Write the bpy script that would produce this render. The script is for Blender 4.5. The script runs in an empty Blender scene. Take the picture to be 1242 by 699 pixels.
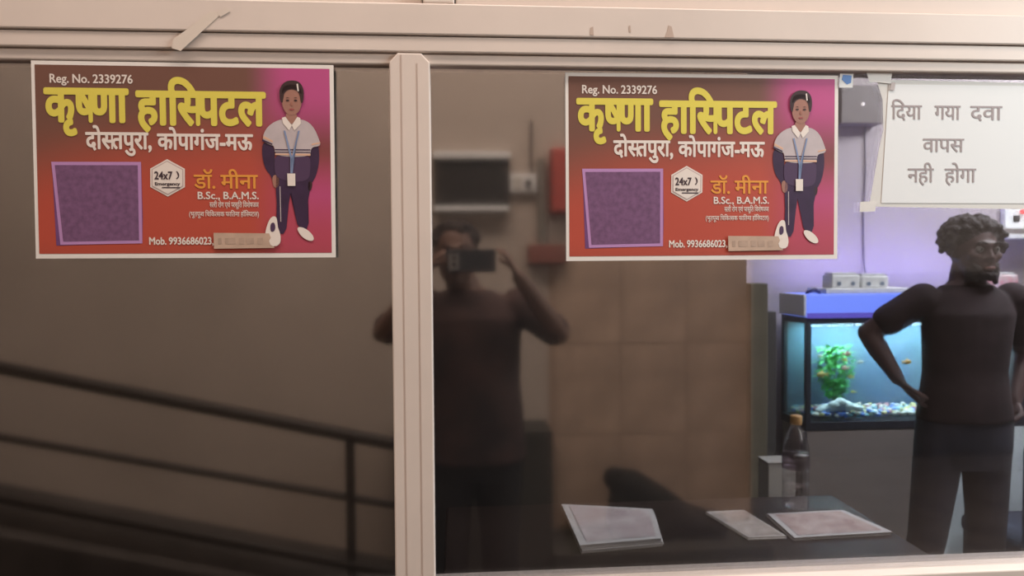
import bpy, bmesh, math, random
from mathutils import Vector, Matrix
random.seed(7)
S = bpy.context.scene
COL = S.collection
PI = math.pi

# ------------------------------------------------------------------ camera
CAM = Vector((0, -1.2, 1.5))
cd = bpy.data.cameras.new('camera'); cam = bpy.data.objects.new('camera', cd); COL.objects.link(cam)
cd.sensor_width = 36; cd.lens = 900 / 1242 * 36; cd.clip_start = 0.01; cd.clip_end = 60
rt, up, fw = Vector((0.99697, -0.07746, -0.007)), Vector((0.00946, 0.03145, 0.99946)), Vector((0.0772, 0.9965, -0.03209))
M = Matrix((rt, up, -fw)).transposed().to_4x4(); M.translation = CAM
cam.matrix_world = M
S.camera = cam
cd.dof.use_dof = True; cd.dof.focus_distance = 1.2; cd.dof.aperture_fstop = 5.0

# ------------------------------------------------------------------ world, lights, exposure
w = bpy.data.worlds.new('world'); S.world = w; w.use_nodes = True
w.node_tree.nodes['Background'].inputs[0].default_value = (1.0, 0.83, 0.74, 1)
w.node_tree.nodes['Background'].inputs[1].default_value = 0.11
S.view_settings.view_transform = 'Standard'; S.view_settings.look = 'None'
S.view_settings.exposure = 0.0; S.view_settings.gamma = 1.0

def area(name, loc, target, sx, sy, power, col):
    l = bpy.data.lights.new(name, 'AREA'); l.shape = 'RECTANGLE'; l.size = sx; l.size_y = sy; l.energy = power; l.color = col
    o = bpy.data.objects.new(name, l); COL.objects.link(o); o.location = loc
    o.rotation_euler = (Vector(target) - Vector(loc)).to_track_quat('-Z', 'Y').to_euler()
    return o
area('daylight_from_open_end', (2.7, -1.1, 2.5), (1.1, 0.0, 1.9), 1.0, 1.2, 35, (0.90, 0.98, 1.0)).data.spread = math.radians(125)
area('daylight_over_veranda', (0.0, -0.9, 4.2), (0.0, -2.1, 2.0), 3.6, 0.8, 158, (1.0, 0.84, 0.74))
area('room_tube_and_fill', (2.8, 1.25, 2.8), (2.1, 1.75, 0.4), 1.4, 0.3, 125, (0.82, 0.9, 1.0))
area('room_tube_and_fill', (1.6, 0.8, 2.8), (1.6, 1.5, 0.4), 1.2, 0.25, 28, (0.9, 0.94, 1.0))  # fill lamp added to brighten the cabinet doors and desk papers
area('aquarium_lamp', (1.93, 1.86, 1.236), (1.93, 1.86, 0.8), 0.85, 0.16, 20, (0.78, 0.92, 1.0))
area('hood_glow', (1.93, 1.93, 1.40), (1.93, 2.1, 1.9), 0.9, 0.06, 8, (0.32, 0.30, 1.0))

# ------------------------------------------------------------------ materials
def mat(name, col, rough=0.6, metal=0.0, noise=0.0, scale=8.0, bump=0.0, bscale=60.0, spec=0.4, emit=None, estr=0.0, col2=None, sheen=0):
    m = bpy.data.materials.new(name); m.use_nodes = True
    n = m.node_tree.nodes; l = m.node_tree.links; b = n['Principled BSDF']
    b.inputs['Base Color'].default_value = (*col, 1); b.inputs['Roughness'].default_value = rough
    b.inputs['Metallic'].default_value = metal; b.inputs['Specular IOR Level'].default_value = spec
    if emit: b.inputs['Emission Color'].default_value = (*emit, 1); b.inputs['Emission Strength'].default_value = estr
    tc = n.new('ShaderNodeTexCoord')
    if noise or col2:
        t = n.new('ShaderNodeTexNoise'); t.inputs['Scale'].default_value = scale; t.inputs['Detail'].default_value = 5
        l.new(tc.outputs['Object'], t.inputs['Vector'])
        r = n.new('ShaderNodeValToRGB'); l.new(t.outputs['Fac'], r.inputs['Fac'])
        c2 = col2 or tuple(c * (1 - noise) for c in col)
        r.color_ramp.elements[0].position = 0.32; r.color_ramp.elements[0].color = (*c2, 1)
        r.color_ramp.elements[1].position = 0.66; r.color_ramp.elements[1].color = (*col, 1)
        l.new(r.outputs['Color'], b.inputs['Base Color'])
    if bump:
        t = n.new('ShaderNodeTexNoise'); t.inputs['Scale'].default_value = bscale; t.inputs['Detail'].default_value = 4
        l.new(tc.outputs['Object'], t.inputs['Vector'])
        bp = n.new('ShaderNodeBump'); bp.inputs['Strength'].default_value = bump; bp.inputs['Distance'].default_value = 0.01
        l.new(t.outputs['Fac'], bp.inputs['Height']); l.new(bp.outputs['Normal'], b.inputs['Normal'])
    return m

def glass(name, tint, refl, rough):
    m = bpy.data.materials.new(name); m.use_nodes = True
    n = m.node_tree.nodes; l = m.node_tree.links; n.remove(n['Principled BSDF'])
    tr = n.new('ShaderNodeBsdfTransparent'); tr.inputs[0].default_value = (*tint, 1)
    gl = n.new('ShaderNodeBsdfGlossy'); gl.inputs['Roughness'].default_value = rough; gl.inputs['Color'].default_value = (1, 0.97, 0.94, 1)
    fr = n.new('ShaderNodeLayerWeight'); fr.inputs['Blend'].default_value = 0.25
    mr = n.new('ShaderNodeMapRange'); mr.inputs['To Min'].default_value = refl; mr.inputs['To Max'].default_value = min(1, refl * 2.4)
    l.new(fr.outputs['Facing'], mr.inputs['Value'])
    mx = n.new('ShaderNodeMixShader'); l.new(mr.outputs[0], mx.inputs[0]); l.new(tr.outputs[0], mx.inputs[1]); l.new(gl.outputs[0], mx.inputs[2])
    l.new(mx.outputs[0], n['Material Output'].inputs['Surface'])
    return m

def vcol_mat(name, rough=0.55):
    m = bpy.data.materials.new(name); m.use_nodes = True
    n = m.node_tree.nodes; l = m.node_tree.links; b = n['Principled BSDF']; b.inputs['Roughness'].default_value = rough
    a = n.new('ShaderNodeVertexColor'); a.layer_name = 'Col'; l.new(a.outputs[0], b.inputs['Base Color'])
    return m

ALU = mat('cream_powder_coated_aluminium', (0.66, 0.57, 0.51), 0.45, noise=0.08, scale=5, bump=0.03, bscale=25)
ALU_GROOVE = mat('aluminium_groove_shadow_line', (0.48, 0.38, 0.33), 0.7)
PANEL = mat('cream_laminate_board', (0.60, 0.51, 0.45), 0.55, noise=0.06, scale=3)
GLASS_OUT = glass('tinted_reflective_glass', (0.76, 0.75, 0.74), 0.25, 0.05)
GLASS_CLEAR = glass('clear_glass', (0.95, 0.98, 0.98), 0.035, 0.02)
WATER = glass('aquarium_water', (0.86, 0.95, 0.97), 0.02, 0.02)
PET = glass('clear_plastic', (0.88, 0.88, 0.90), 0.12, 0.12)
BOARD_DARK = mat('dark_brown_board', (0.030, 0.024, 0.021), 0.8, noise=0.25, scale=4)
WALL_IN = mat('pale_painted_wall', (0.42, 0.36, 0.36), 0.85, noise=0.06, scale=3)
WALL_OUT = mat('warm_grey_plaster', (0.50, 0.42, 0.36), 0.9, noise=0.12, scale=2.2, bump=0.15)
TILE = mat('brown_glazed_tile', (0.50, 0.36, 0.27), 0.5, noise=0.25, scale=6)
GROUT = mat('tile_grout', (0.40, 0.29, 0.22), 0.9)
GROUND = mat('worn_concrete_ground', (0.13, 0.11, 0.10), 0.9, noise=0.35, scale=4, bump=0.3, bscale=20)
FLOOR_IN = mat('pale_floor_tile', (0.62, 0.66, 0.68), 0.35, noise=0.05)
DARK_OUT = mat('dark_weathered_boundary_wall', (0.055, 0.05, 0.042), 0.95, noise=0.4, scale=3)
PAPER = mat('poster_paper', (0.74, 0.70, 0.66), 0.5, bump=0.06, bscale=14)
SHEET = mat('white_office_paper', (0.70, 0.71, 0.71), 0.75)
BLACK = mat('black_plastic', (0.02, 0.02, 0.022), 0.35)
WHITE_P = mat('white_plastic', (0.75, 0.75, 0.74), 0.4)
DESK = mat('dark_polished_desk', (0.035, 0.022, 0.018), 0.5, noise=0.3, scale=3, spec=0.25)
RAIL = mat('dark_painted_steel', (0.022, 0.016, 0.013), 0.5)

# ------------------------------------------------------------------ helpers
def link(name, me, m=None, parent=None, smooth=False):
    if m and not me.materials: me.materials.append(m)
    o = bpy.data.objects.new(name, me); COL.objects.link(o)
    if parent: o.parent = parent
    if smooth:
        for p in me.polygons: p.use_smooth = True
    return o
def obj(name, bm, m, parent=None, smooth=False):
    me = bpy.data.meshes.new(name)
    if bm.faces and not any(e.is_boundary for e in bm.edges): bmesh.ops.recalc_face_normals(bm, faces=bm.faces)
    bm.normal_update(); bm.to_mesh(me); bm.free()
    return link(name, me, m, parent, smooth)
def empty(name, loc=(0, 0, 0)):
    o = bpy.data.objects.new(name, None); COL.objects.link(o); o.location = loc; o.empty_display_size = 0.05
    return o
def tag(o, label, cat, group=None, kind=None):
    o['label'] = label; o['category'] = cat
    if group: o['group'] = group
    if kind: o['kind'] = kind
    return o
def struct(o): o['kind'] = 'structure'; return o
def bx(bm, x0, x1, y0, y1, z0, z1, bev=0.0, mtx=None):
    vs = [bm.verts.new((x, y, z)) for x in (x0, x1) for y in (y0, y1) for z in (z0, z1)]
    fs = [(0, 1, 3, 2), (4, 6, 7, 5), (0, 4, 5, 1), (2, 3, 7, 6), (0, 2, 6, 4), (1, 5, 7, 3)]
    f = [bm.faces.new([vs[i] for i in q]) for q in fs]
    if bev:
        ed = list({e for g in f for e in g.edges})
        r = bmesh.ops.bevel(bm, geom=ed, offset=bev, segments=2, profile=0.5, affect='EDGES')
        vs = list({v for g in r['faces'] for v in g.verts})
    if mtx:
        for v in vs: v.co = mtx @ v.co
    return bm
def box(name, x0, x1, y0, y1, z0, z1, m, parent=None, bev=0.0, mtx=None):
    bm = bmesh.new(); bx(bm, x0, x1, y0, y1, z0, z1, bev, mtx); return obj(name, bm, m, parent)
def ball(bm, c, r, sc=(1, 1, 1), seg=16, rot=None):
    mt = Matrix.Translation(c) @ (rot or Matrix()) @ Matrix.Diagonal((r * sc[0], r * sc[1], r * sc[2], 1))
    return bmesh.ops.create_uvsphere(bm, u_segments=seg, v_segments=seg // 2 + 2, radius=1, matrix=mt)['verts']
def cone(bm, a, ra, b, rb, seg=16, caps=True):
    a, b = Vector(a), Vector(b); d = b - a
    mt = Matrix.Translation((a + b) / 2) @ d.to_track_quat('Z', 'Y').to_matrix().to_4x4()
    bmesh.ops.create_cone(bm, cap_ends=caps, segments=seg, radius1=ra, radius2=rb, depth=d.length, matrix=mt)
def capsule(bm, a, ra, b, rb, seg=14):
    ball(bm, a, ra, seg=seg); ball(bm, b, rb, seg=seg); cone(bm, a, ra, b, rb, seg)
def chain(bm, pts, seg=14):
    for (p, r), (q, s) in zip(pts, pts[1:]): capsule(bm, Vector(p), r, Vector(q), s, seg)
def loft(bm, rings, seg=24):
    """rings: (cx, cy, cz, rx, ry) stacked along z, closed at both ends"""
    R = []
    for cx, cy, cz, rx, ry in rings:
        R.append([bm.verts.new((cx + rx * math.cos(2 * PI * k / seg), cy + ry * math.sin(2 * PI * k / seg), cz)) for k in range(seg)])
    for a, b in zip(R, R[1:]):
        for k in range(seg): bm.faces.new((a[k], a[(k + 1) % seg], b[(k + 1) % seg], b[k]))
    bm.faces.new(R[0][::-1]); bm.faces.new(R[-1])
def tube(name, pts, r, m, parent=None, seg=10):
    cu = bpy.data.curves.new(name, 'CURVE'); cu.dimensions = '3D'; cu.bevel_depth = r; cu.bevel_resolution = 3; cu.use_fill_caps = True
    sp = cu.splines.new('POLY'); sp.points.add(len(pts) - 1)
    for p, q in zip(sp.points, pts): p.co = (*q, 1)
    t = bpy.data.objects.new('t', cu); COL.objects.link(t)
    me = bpy.data.meshes.new_from_object(t.evaluated_get(bpy.context.evaluated_depsgraph_get()))
    bpy.data.objects.remove(t); bpy.data.curves.remove(cu)
    me.materials.clear()
    return link(name, me, m, parent, True)
def fuse(name, bm, m, parent, voxel=0.007, smooth=6):
    """joins overlapping closed pieces into one continuous surface"""
    bmesh.ops.recalc_face_normals(bm, faces=bm.faces)
    me = bpy.data.meshes.new('tmp'); bm.to_mesh(me); bm.free()
    t = bpy.data.objects.new('t', me); COL.objects.link(t)
    r = t.modifiers.new('r', 'REMESH'); r.mode = 'VOXEL'; r.voxel_size = voxel
    s = t.modifiers.new('s', 'SMOOTH'); s.factor = 0.5; s.iterations = smooth
    dg = bpy.context.evaluated_depsgraph_get(); dg.update()
    out = bpy.data.meshes.new_from_object(t.evaluated_get(dg)); out.name = name
    bpy.data.objects.remove(t); bpy.data.meshes.remove(me)
    out.materials.clear()
    return link(name, out, m, parent, True)
def rotz(c, a, c2=(0, 0, 0)): return Matrix.Translation(c) @ Matrix.Rotation(a, 4, 'Z')

# ------------------------------------------------------------------ lettering
_gl = {}
def _mesh_of(s, off):
    c = bpy.data.curves.new('g', 'FONT'); c.body = s; c.size = 1; c.offset = off; c.resolution_u = 3; c.fill_mode = 'FRONT'
    o = bpy.data.objects.new('g', c); COL.objects.link(o)
    dg = bpy.context.evaluated_depsgraph_get(); dg.update()
    me = bpy.data.meshes.new_from_object(o.evaluated_get(dg))
    bpy.data.objects.remove(o); bpy.data.curves.remove(c)
    return me
def glyph(ch, off, half=False):
    off = 0.0; k = (ch, off, half)
    if k in _gl: return _gl[k]
    me = _mesh_of(ch, off); co = [tuple(v.co[:2]) for v in me.vertices]; fs = [tuple(p.vertices) for p in me.polygons]
    if half and co:
        x1 = max(c[0] for c in co); cut = x1 - 0.155 - off
        bm = bmesh.new(); bm.from_mesh(me)
        bmesh.ops.bisect_plane(bm, geom=bm.verts[:] + bm.edges[:] + bm.faces[:], plane_co=(cut, 0, 0), plane_no=(1, 0, 0), clear_outer=True)
        bm.verts.index_update(); co = [tuple(v.co[:2]) for v in bm.verts]; fs = [tuple(v.index for v in f.verts) for f in bm.faces]; bm.free()
    bpy.data.meshes.remove(me)
    def right(s):
        m2 = _mesh_of(s, 0.0); r = max(v.co.x for v in m2.vertices); bpy.data.meshes.remove(m2); return r
    adv = right(ch + '||||||') - right('||||||')
    if half: adv -= 0.175
    _gl[k] = (co, fs, adv); return _gl[k]
def text(name, s, x0, x1, base, top, m, parent, y, off=0.0, inv=None, flat_headline=True, cap='क'):
    """s is written in visual order; '~' after a letter makes its half form. x0..x1, base..top (headline or cap height) in metres on a wall facing -Y"""
    toks = []
    for ch in s:
        if ch == '~': toks[-1] = (toks[-1][0], True)
        else: toks.append((ch, False))
    co, fs, x = [], [], 0.0
    for i, (ch, h) in enumerate(toks):
        if ch == ' ': x += 0.24; continue
        c, f, adv = glyph(ch, off, h); n0 = len(co)
        co += [(a + x, b, i) for a, b in c]; fs += [tuple(n0 + j for j in q) for q in f]; x += adv
    mx0, mx1 = min(c[0] for c in co), max(c[0] for c in co)
    capc = glyph(cap, off)[0]; ctop = max(c[1] for c in capc)
    sx = (x1 - x0) / (mx1 - mx0); sy = (top - base) / ctop
    # heavier weights: the same outline struck several times, a stroke's growth apart
    dirs = [(0, 0)] + [(math.cos(2 * PI * q / 12), math.sin(2 * PI * q / 12)) for q in range(12)] if off else [(0, 0)]
    nt = len(toks) + 1; V, F = [], []
    for di, (dx, dy) in enumerate(dirs):
        n0 = len(V); V += [(x0 + (a - mx0 + dx * off) * sx, y - 0.000004 * (k % 3) - 0.000012 * di, base + (b + dy * off * 0.8) * sy) for a, b, k in co]
        F += [tuple(n0 + j for j in q) for q in fs]
    me = bpy.data.meshes.new(name); me.from_pydata(V, [], F)
    return link(name, me, m, parent)
def poly(name, pts, m, parent, y, tf):
    bm = bmesh.new()
    f = bm.faces.new([bm.verts.new((tf(px, py)[0], y, tf(px, py)[1])) for px, py in pts])
    bmesh.ops.triangulate(bm, faces=[f])
    return obj(name, bm, m, parent)
def smooth_poly(pts, n=3):
    for _ in range(n):
        q = []
        for (a, b), (c, d) in zip(pts, pts[1:] + pts[:1]): q += [(a * .75 + c * .25, b * .75 + d * .25), (a * .25 + c * .75, b * .25 + d * .75)]
        pts = q
    return pts
def oval(cx, cy, rx, ry, n=20, a0=0): return [(cx + rx * math.cos(2 * PI * k / n + a0), cy + ry * math.sin(2 * PI * k / n + a0)) for k in range(n)]

# ================================================================== SETTING
struct(box('floor', -3.0, 3.6, 0.06, 2.1, -0.1, 0.0, FLOOR_IN))
struct(box('ceiling', -3.0, 3.6, 0.06, 2.1, 2.9, 3.0, WALL_IN))
struct(box('wall_back', -3.0, 3.7, 2.1, 2.2, 0.0, 2.9, WALL_IN))
struct(box('wall_right', 3.6, 3.7, 0.06, 2.1, 0.0, 2.9, WALL_IN))
struct(box('wall_left', -3.1, -3.0, 0.06, 2.1, 0.0, 2.9, BOARD_DARK))
struct(box('wall_front', -3.0, 3.6, 0.0, 0.06, 0.0, 0.90, WALL_OUT))
struct(box('wall_front_upper', -3.0, 3.6, 0.0, 0.06, 2.42, 3.0, WALL_OUT))
struct(box('baseboard_back', 1.2, 3.6, 2.085, 2.1, 0.0, 0.13, WHITE_P))
# dark panel added behind the left pane for the unlit room; partition behind the desk up to the pillar
struct(box('unlit_room_panel', -3.0, -0.04, 0.16, 0.19, 0.0, 2.9, BOARD_DARK))
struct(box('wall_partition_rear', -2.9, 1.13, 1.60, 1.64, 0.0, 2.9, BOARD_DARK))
struct(box('trim_1', 1.13, 1.20, 1.56, 1.66, 0.0, 1.42, mat('olive_grey_pillar', (0.16, 0.14, 0.10), 0.7, noise=0.2), bev=0.004))
struct(box('trim_2', 1.24, 1.305, 1.72, 1.78, 0.0, 1.30, mat('dark_grey_strip', (0.07, 0.065, 0.065), 0.7), bev=0.004))  # narrow dark upright left of the tank
# ground and the opposite side of the veranda (seen as reflections in the panes)
struct(box('floor_veranda', -5.5, 5.5, -7.0, 0.0, -0.1, 0.0, GROUND))
ow = struct(box('wall_opposite', -5.0, 1.33, -2.25, -2.10, 0.0, 3.4, WALL_OUT))
struct(box('wall_parapet', -0.25, 0.40, -2.1, -1.85, 0.0, 0.80, DARK_OUT))
struct(box('wall_boundary', 1.33, 6.0, -4.4, -4.2, 0.0, 1.42, DARK_OUT))
gr = box('tile_bed', 0.42, 1.33, -2.102, -2.094, 0.0, 1.55, GROUT, ow)
tile_me = None
for r in range(4):
    for c in range(3):
        x0, z0 = 0.445 + c * 0.302, 1.138 - 0.408 * 2 + r * 0.408
        if z0 + 0.4 > 1.6: z0_, h = z0, 0.0
        if tile_me is None:
            bm = bmesh.new(); bx(bm, 0, 0.298, 0, 0.008, 0, 0.404, 0.002); tile_me = bpy.data.meshes.new('tile'); bm.to_mesh(tile_me); bm.free(); tile_me.materials.append(TILE)
        if z0 + 0.404 < 1.56:
            t = link('tile', tile_me, None, ow); t.location = (x0, -2.094, z0)

# ------------------------------------------------------------------ the window front
win = struct(empty('window_1', (0, 0, 0.95)))
def wpart(name, *a, m=ALU, bev=0.0025):
    o = box(name, *a, m, None, bev); o.parent = win; o.matrix_parent_inverse = Matrix.Translation((0, 0, -0.95)); return o
XL, XR = -3.0, 3.6
wpart('header_beam', XL, XR, -0.024, 0.03, 1.8588, 1.908)
wpart('track_strip', XL, XR, -0.0205, 0.03, 1.8327, 1.8576)
wpart('glazing_bead', XL, XR, -0.015, 0.03, 1.8143, 1.8315)
wpart('shadow_groove', XL, XR, -0.011, 0.028, 1.8138, 1.912, m=ALU_GROOVE, bev=0)
wpart('sill_rail', XL, XR, -0.028, 0.05, 0.905, 0.976)
wpart('sill_lip', XL, XR, -0.036, 0.05, 0.88, 0.903)
for i, (a, b) in enumerate([(XL, -0.047), (0.006, 1.55), (1.61, XR)]):
    wpart('upper_panel', a, b, 0.0, 0.02, 1.909, 2.42, m=PANEL)
wpart('upper_mullion', -0.045, 0.004, -0.020, 0.02, 1.909, 2.42)
wpart('upper_mullion', 1.552, 1.608, -0.020, 0.02, 1.909, 2.42)
# mullion with mitred head and two vertical grooves
def mullion(xa, xb, z0, z1):
    bm = bmesh.new(); ch = 0.013
    out = [(xa, z0), (xb, z0), (xb, z1 - ch * 1.1), (xb - ch, z1), (xa + ch, z1), (xa, z1 - ch * 1.1)]
    f = bm.faces.new([bm.verts.new((x, -0.0215, z)) for x, z in out])
    g = bmesh.ops.extrude_face_region(bm, geom=[f]); vs = [e for e in g['geom'] if isinstance(e, bmesh.types.BMVert)]
    for v in vs: v.co.y = 0.03
    bmesh.ops.recalc_face_normals(bm, faces=bm.faces)
    bmesh.ops.bevel(bm, geom=[e for e in bm.edges if abs(e.verts[0].co.y + 0.0215) < 1e-5 and abs(e.verts[1].co.y + 0.0215) < 1e-5], offset=0.002, segments=2, profile=0.5, affect='EDGES')
    o = obj('mullion', bm, ALU, win); o.matrix_parent_inverse = Matrix.Translation((0, 0, -0.95))
    w_ = xb - xa
    for fr, top in ((0.30, z1 - 0.003), (0.69, z1 - 0.016)):
        bm = bmesh.new(); bx(bm, xa + w_ * fr - 0.0008, xa + w_ * fr + 0.0008, -0.0222, -0.0212, z0, top)
        obj('groove_line', bm, ALU_GROOVE, o)
    return o
mullion(-0.0985, -0.0355, 0.974, 1.831)
mullion(1.52, 1.583, 0.974, 1.831)
mullion(-1.70, -1.637, 0.974, 1.831)
for a, b in ((-1.66, -0.08), (-0.055, 1.54)):
    wpart('glass_pane', a, b, -0.003, 0.003, 0.96, 1.82, m=GLASS_OUT, bev=0)
for a, b in ((XL, -1.68), (1.56, XR)):
    wpart('glass_pane', a, b, -0.003, 0.003, 0.96, 1.82, m=GLASS_OUT, bev=0)

# ------------------------------------------------------------------ posters
def P(px, py):                                   # poster layout grid (origin at its top left corner)
    return ((px - 18) / 1032 * 0.457, -(py - 25) / 658 * 0.304)
INK_Y = mat('ink_yellow', (0.68, 0.58, 0.09), 0.5); INK_W = mat('ink_white', (0.74, 0.66, 0.60), 0.5)
INK_O = mat('ink_orange', (0.72, 0.30, 0.05), 0.5); INK_D = mat('ink_dark', (0.05, 0.03, 0.04), 0.5)
INK_LILAC = mat('ink_lilac', (0.45, 0.24, 0.48), 0.5); INK_VIOLET = mat('ink_violet', (0.17, 0.065, 0.20), 0.5, noise=0.2, scale=30)
SKIN_P = mat('ink_skin', (0.33, 0.16, 0.12), 0.5); HAIR_P = mat('ink_hair', (0.04, 0.018, 0.02), 0.5)
SHIRT_P = mat('ink_shirt', (0.50, 0.43, 0.44), 0.5, noise=0.1, scale=50); NAVY_P = mat('ink_navy', (0.045, 0.02, 0.06), 0.5, noise=0.3, scale=30)
NAVY2_P = mat('ink_navy_light', (0.07, 0.036, 0.085), 0.5); STRIPE_P = mat('ink_stripe', (0.65, 0.40, 0.28), 0.5); BLUE_P = mat('ink_lanyard', (0.20, 0.26, 0.42), 0.5)
TAPE = mat('beige_paper_tape', (0.52, 0.37, 0.28), 0.6, noise=0.15, scale=40)
FAINT = mat('faint_show_through', (0.45, 0.32, 0.245), 0.6, noise=0.2, scale=60)
BG = vcol_mat('printed_gradient')

def grad(u, v):
    def mixc(a, b, t): t = max(0, min(1, t)); t = t * t * (3 - 2 * t); return tuple(x * (1 - t) + y * t for x, y in zip(a, b))
    brown0, red, mag, crim, dk = (0.125, 0.047, 0.030), (0.46, 0.055, 0.032), (0.48, 0.055, 0.22), (0.44, 0.045, 0.095), (0.19, 0.035, 0.035)
    brown = (0.15, 0.055, 0.04)
    c = mixc(brown, red, (v - 0.18) / 0.5 + 0.45 * (u - 0.35))
    c = mixc(c, brown, max(0, 0.28 - u) * 2.4 * (1 - v))
    r = mixc(mixc(mag, dk, (v - 0.12) / 0.35), crim, (v - 0.4) / 0.3)
    r = mixc(r, mag, max(0, 1 - abs(v - 0.68) * 4) * 0.6 if u > 0.9 else 0)
    c = mixc(c, r, (u - 0.70) / 0.16)
    c = mixc(c, (0.24, 0.045, 0.03), (v - 0.9) * 3)
    return c

def build_poster():
    root = empty('poster')
    bm = bmesh.new(); bx(bm, 0, 0.457, 0, 0.0006, -0.304, 0)
    obj('sheet', bm, PAPER, root)
    nx, ny = 48, 32
    a, b = P(30, 38), P(1036, 667)
    vs, fs, cs = [], [], []
    for j in range(ny + 1):
        for i in range(nx + 1):
            vs.append((a[0] + (b[0] - a[0]) * i / nx, -0.0003, a[1] + (b[1] - a[1]) * j / ny)); cs.append(grad(i / nx, j / ny))
    for j in range(ny):
        for i in range(nx):
            k = j * (nx + 1) + i; fs.append((k, k + nx + 1, k + nx + 2, k + 1))
    me = bpy.data.meshes.new('printed_field'); me.from_pydata(vs, [], fs)
    ca = me.color_attributes.new('Col', 'FLOAT_COLOR', 'POINT')
    for d, c in zip(ca.data, cs): d.color = (c[0] * .92 + .01, c[1] * 1.0 + .008, c[2] * .92 + .006, 1)
    link('printed_field', me, BG, root)
    L = lambda y: -0.0003 - 0.00025 * y
    def T(name, s, x0, x1, base, top, m, off, cap='क', lay=2):
        (ax, az), (bx_, bz) = P(x0, base), P(x1, top); return text(name, s, ax, bx_, az, bz, m, root, L(lay), off, cap=cap)
    T('registration_text', 'Reg. No. 2339276', 80, 357, 97, 69, INK_W, 0.022, 'N')
    T('heading_text', 'कृष~णा', 63, 338, 224, 119, INK_Y, 0.042)
    T('heading_text', 'हािस~पटल', 371, 807, 231, 125, INK_Y, 0.042)
    T('address_text', 'दोस~तपुरा,', 196, 416, 315, 262, INK_W, 0.030)
    T('address_text', 'कोपागंज-मऊ', 438, 764, 316, 265, INK_W, 0.030)
    # lilac square panel
    poly('violet_block', [(80, 362), (380, 361), (382, 545), (379, 632), (88, 640)], INK_VIOLET, root, L(1), P)
    poly('square_panel_border', [(78, 360), (380, 359), (379, 633), (102, 637)], INK_LILAC, root, L(2), P)
    poly('square_panel', [(90, 371), (369, 370), (368, 622), (112, 626)], mat('ink_panel', (0.19, 0.09, 0.19), 0.5, noise=0.3, scale=120), root, L(3), P)
    # hexagon badge
    hexp = [(469, 349), (529, 381), (528, 443), (469, 475), (410, 443), (411, 381)]
    poly('badge', hexp, INK_W, root, L(2), P)
    poly('badge_rim', [(469 + (x - 469) * .92, 412 + (y - 412) * .92) for x, y in hexp], mat('ink_badge_rim', (0.50, 0.38, 0.36), .5), root, L(3), P)
    poly('badge_face', [(469 + (x - 469) * .86, 412 + (y - 412) * .86) for x, y in hexp], INK_W, root, L(4), P)
    T('badge_text', '24x7', 426, 486, 417, 391, INK_D, 0.03, '4', 5)
    T('badge_text', 'Emergency', 427, 512, 437, 427, INK_D, 0.03, 'E', 5)
    poly('badge_underline', [(450, 443), (512, 443), (512, 447), (450, 447)], INK_D, root, L(5), P)
    arc = [(494 + 16 * math.cos(t), 403 + 16 * math.sin(t)) for t in [(-1.1 + 2.2 * k / 8) for k in range(9)]]
    arc += [(494 + 12 * math.cos(t), 403 + 12 * math.sin(t)) for t in [(1.1 - 2.2 * k / 8) for k in range(9)]]
    poly('badge_swoosh', arc, INK_D, root, L(5), P)
    T('doctor_text', 'डॉ.', 560, 632, 447, 402, INK_O, 0.016)
    T('doctor_text', 'मीना', 652, 779, 447, 402, INK_O, 0.016)
    T('degree_text', 'B.Sc., B.A.M.S.', 572, 782, 483, 459, INK_W, 0.02, 'B')
    T('speciality_text', 'स~त~री रोग एवं प~रसूित िवशेषज~ञ', 612, 782, 511, 495, INK_W, 0.012)
    T('note_text', '(भूतपूर~व िचिकत~सक फाितमा हॉिस~पटल)', 541, 782, 542, 527, INK_W, 0.010)
    T('phone_text', 'Mob. 9936686023,', 403, 623, 637, 613, INK_W, 0.03, 'M')
    # child figure printed on the sheet
    g = lambda n, pts, m, lay, sm=2: poly(n, smooth_poly(pts, sm) if sm else pts, m, root, L(lay), P)
    g('printed_arm', [(800, 285), (795, 330), (806, 380), (828, 405), (834, 432), (850, 436), (852, 400), (838, 370), (842, 300)], NAVY_P, 2)
    g('printed_arm', [(992, 285), (998, 340), (988, 395), (972, 425), (958, 440), (950, 430), (962, 395), (966, 350), (958, 290)], NAVY_P, 2)
    g('printed_hand', [(830, 402), (852, 400), (856, 432), (846, 446), (833, 440)], SKIN_P, 3)
    g('printed_hand', [(956, 420), (972, 424), (968, 452), (955, 456)], HAIR_P, 3)
    g('printed_trousers', [(846, 395), (905, 400), (960, 398), (965, 440), (952, 500), (958, 585), (920, 590), (903, 500), (896, 448), (884, 520), (876, 602), (840, 600), (846, 520), (842, 440)], NAVY_P, 3, 1)
    g('trouser_stripe', [(856, 440), (859, 440), (860, 560), (857, 560)], SHIRT_P, 4, 0)
    g('printed_jacket', [(842, 325), (964, 325), (966, 380), (958, 420), (900, 425), (846, 412), (838, 380)], NAVY2_P, 4)
    g('printed_shirt', [(870, 207), (900, 225), (930, 207), (975, 228), (1002, 290), (998, 302), (968, 306), (966, 336), (905, 340), (842, 334), (840, 302), (828, 300), (795, 285), (815, 235)], SHIRT_P, 5)
    g('shirt_stripe', [(842, 313), (966, 313), (966, 317), (842, 317)], NAVY_P, 6, 0)
    g('shirt_stripe', [(842, 322), (966, 322), (966, 325), (842, 325)], NAVY_P, 6, 0)
    g('shirt_stripe', [(842, 328), (966, 328), (966, 335), (842, 333)], STRIPE_P, 6, 0)
    g('sleeve_stripe', [(803, 268), (836, 285), (835, 291), (801, 276)], STRIPE_P, 6, 0)
    g('sleeve_stripe', [(800, 280), (834, 295), (833, 299), (797, 286)], NAVY_P, 6, 0)
    g('sleeve_stripe', [(971, 294), (1001, 288), (1001, 293), (970, 300)], STRIPE_P, 6, 0)
    g('printed_neck', [(884, 185), (918, 185), (922, 212), (902, 232), (880, 212)], SKIN_P, 6)
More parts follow.
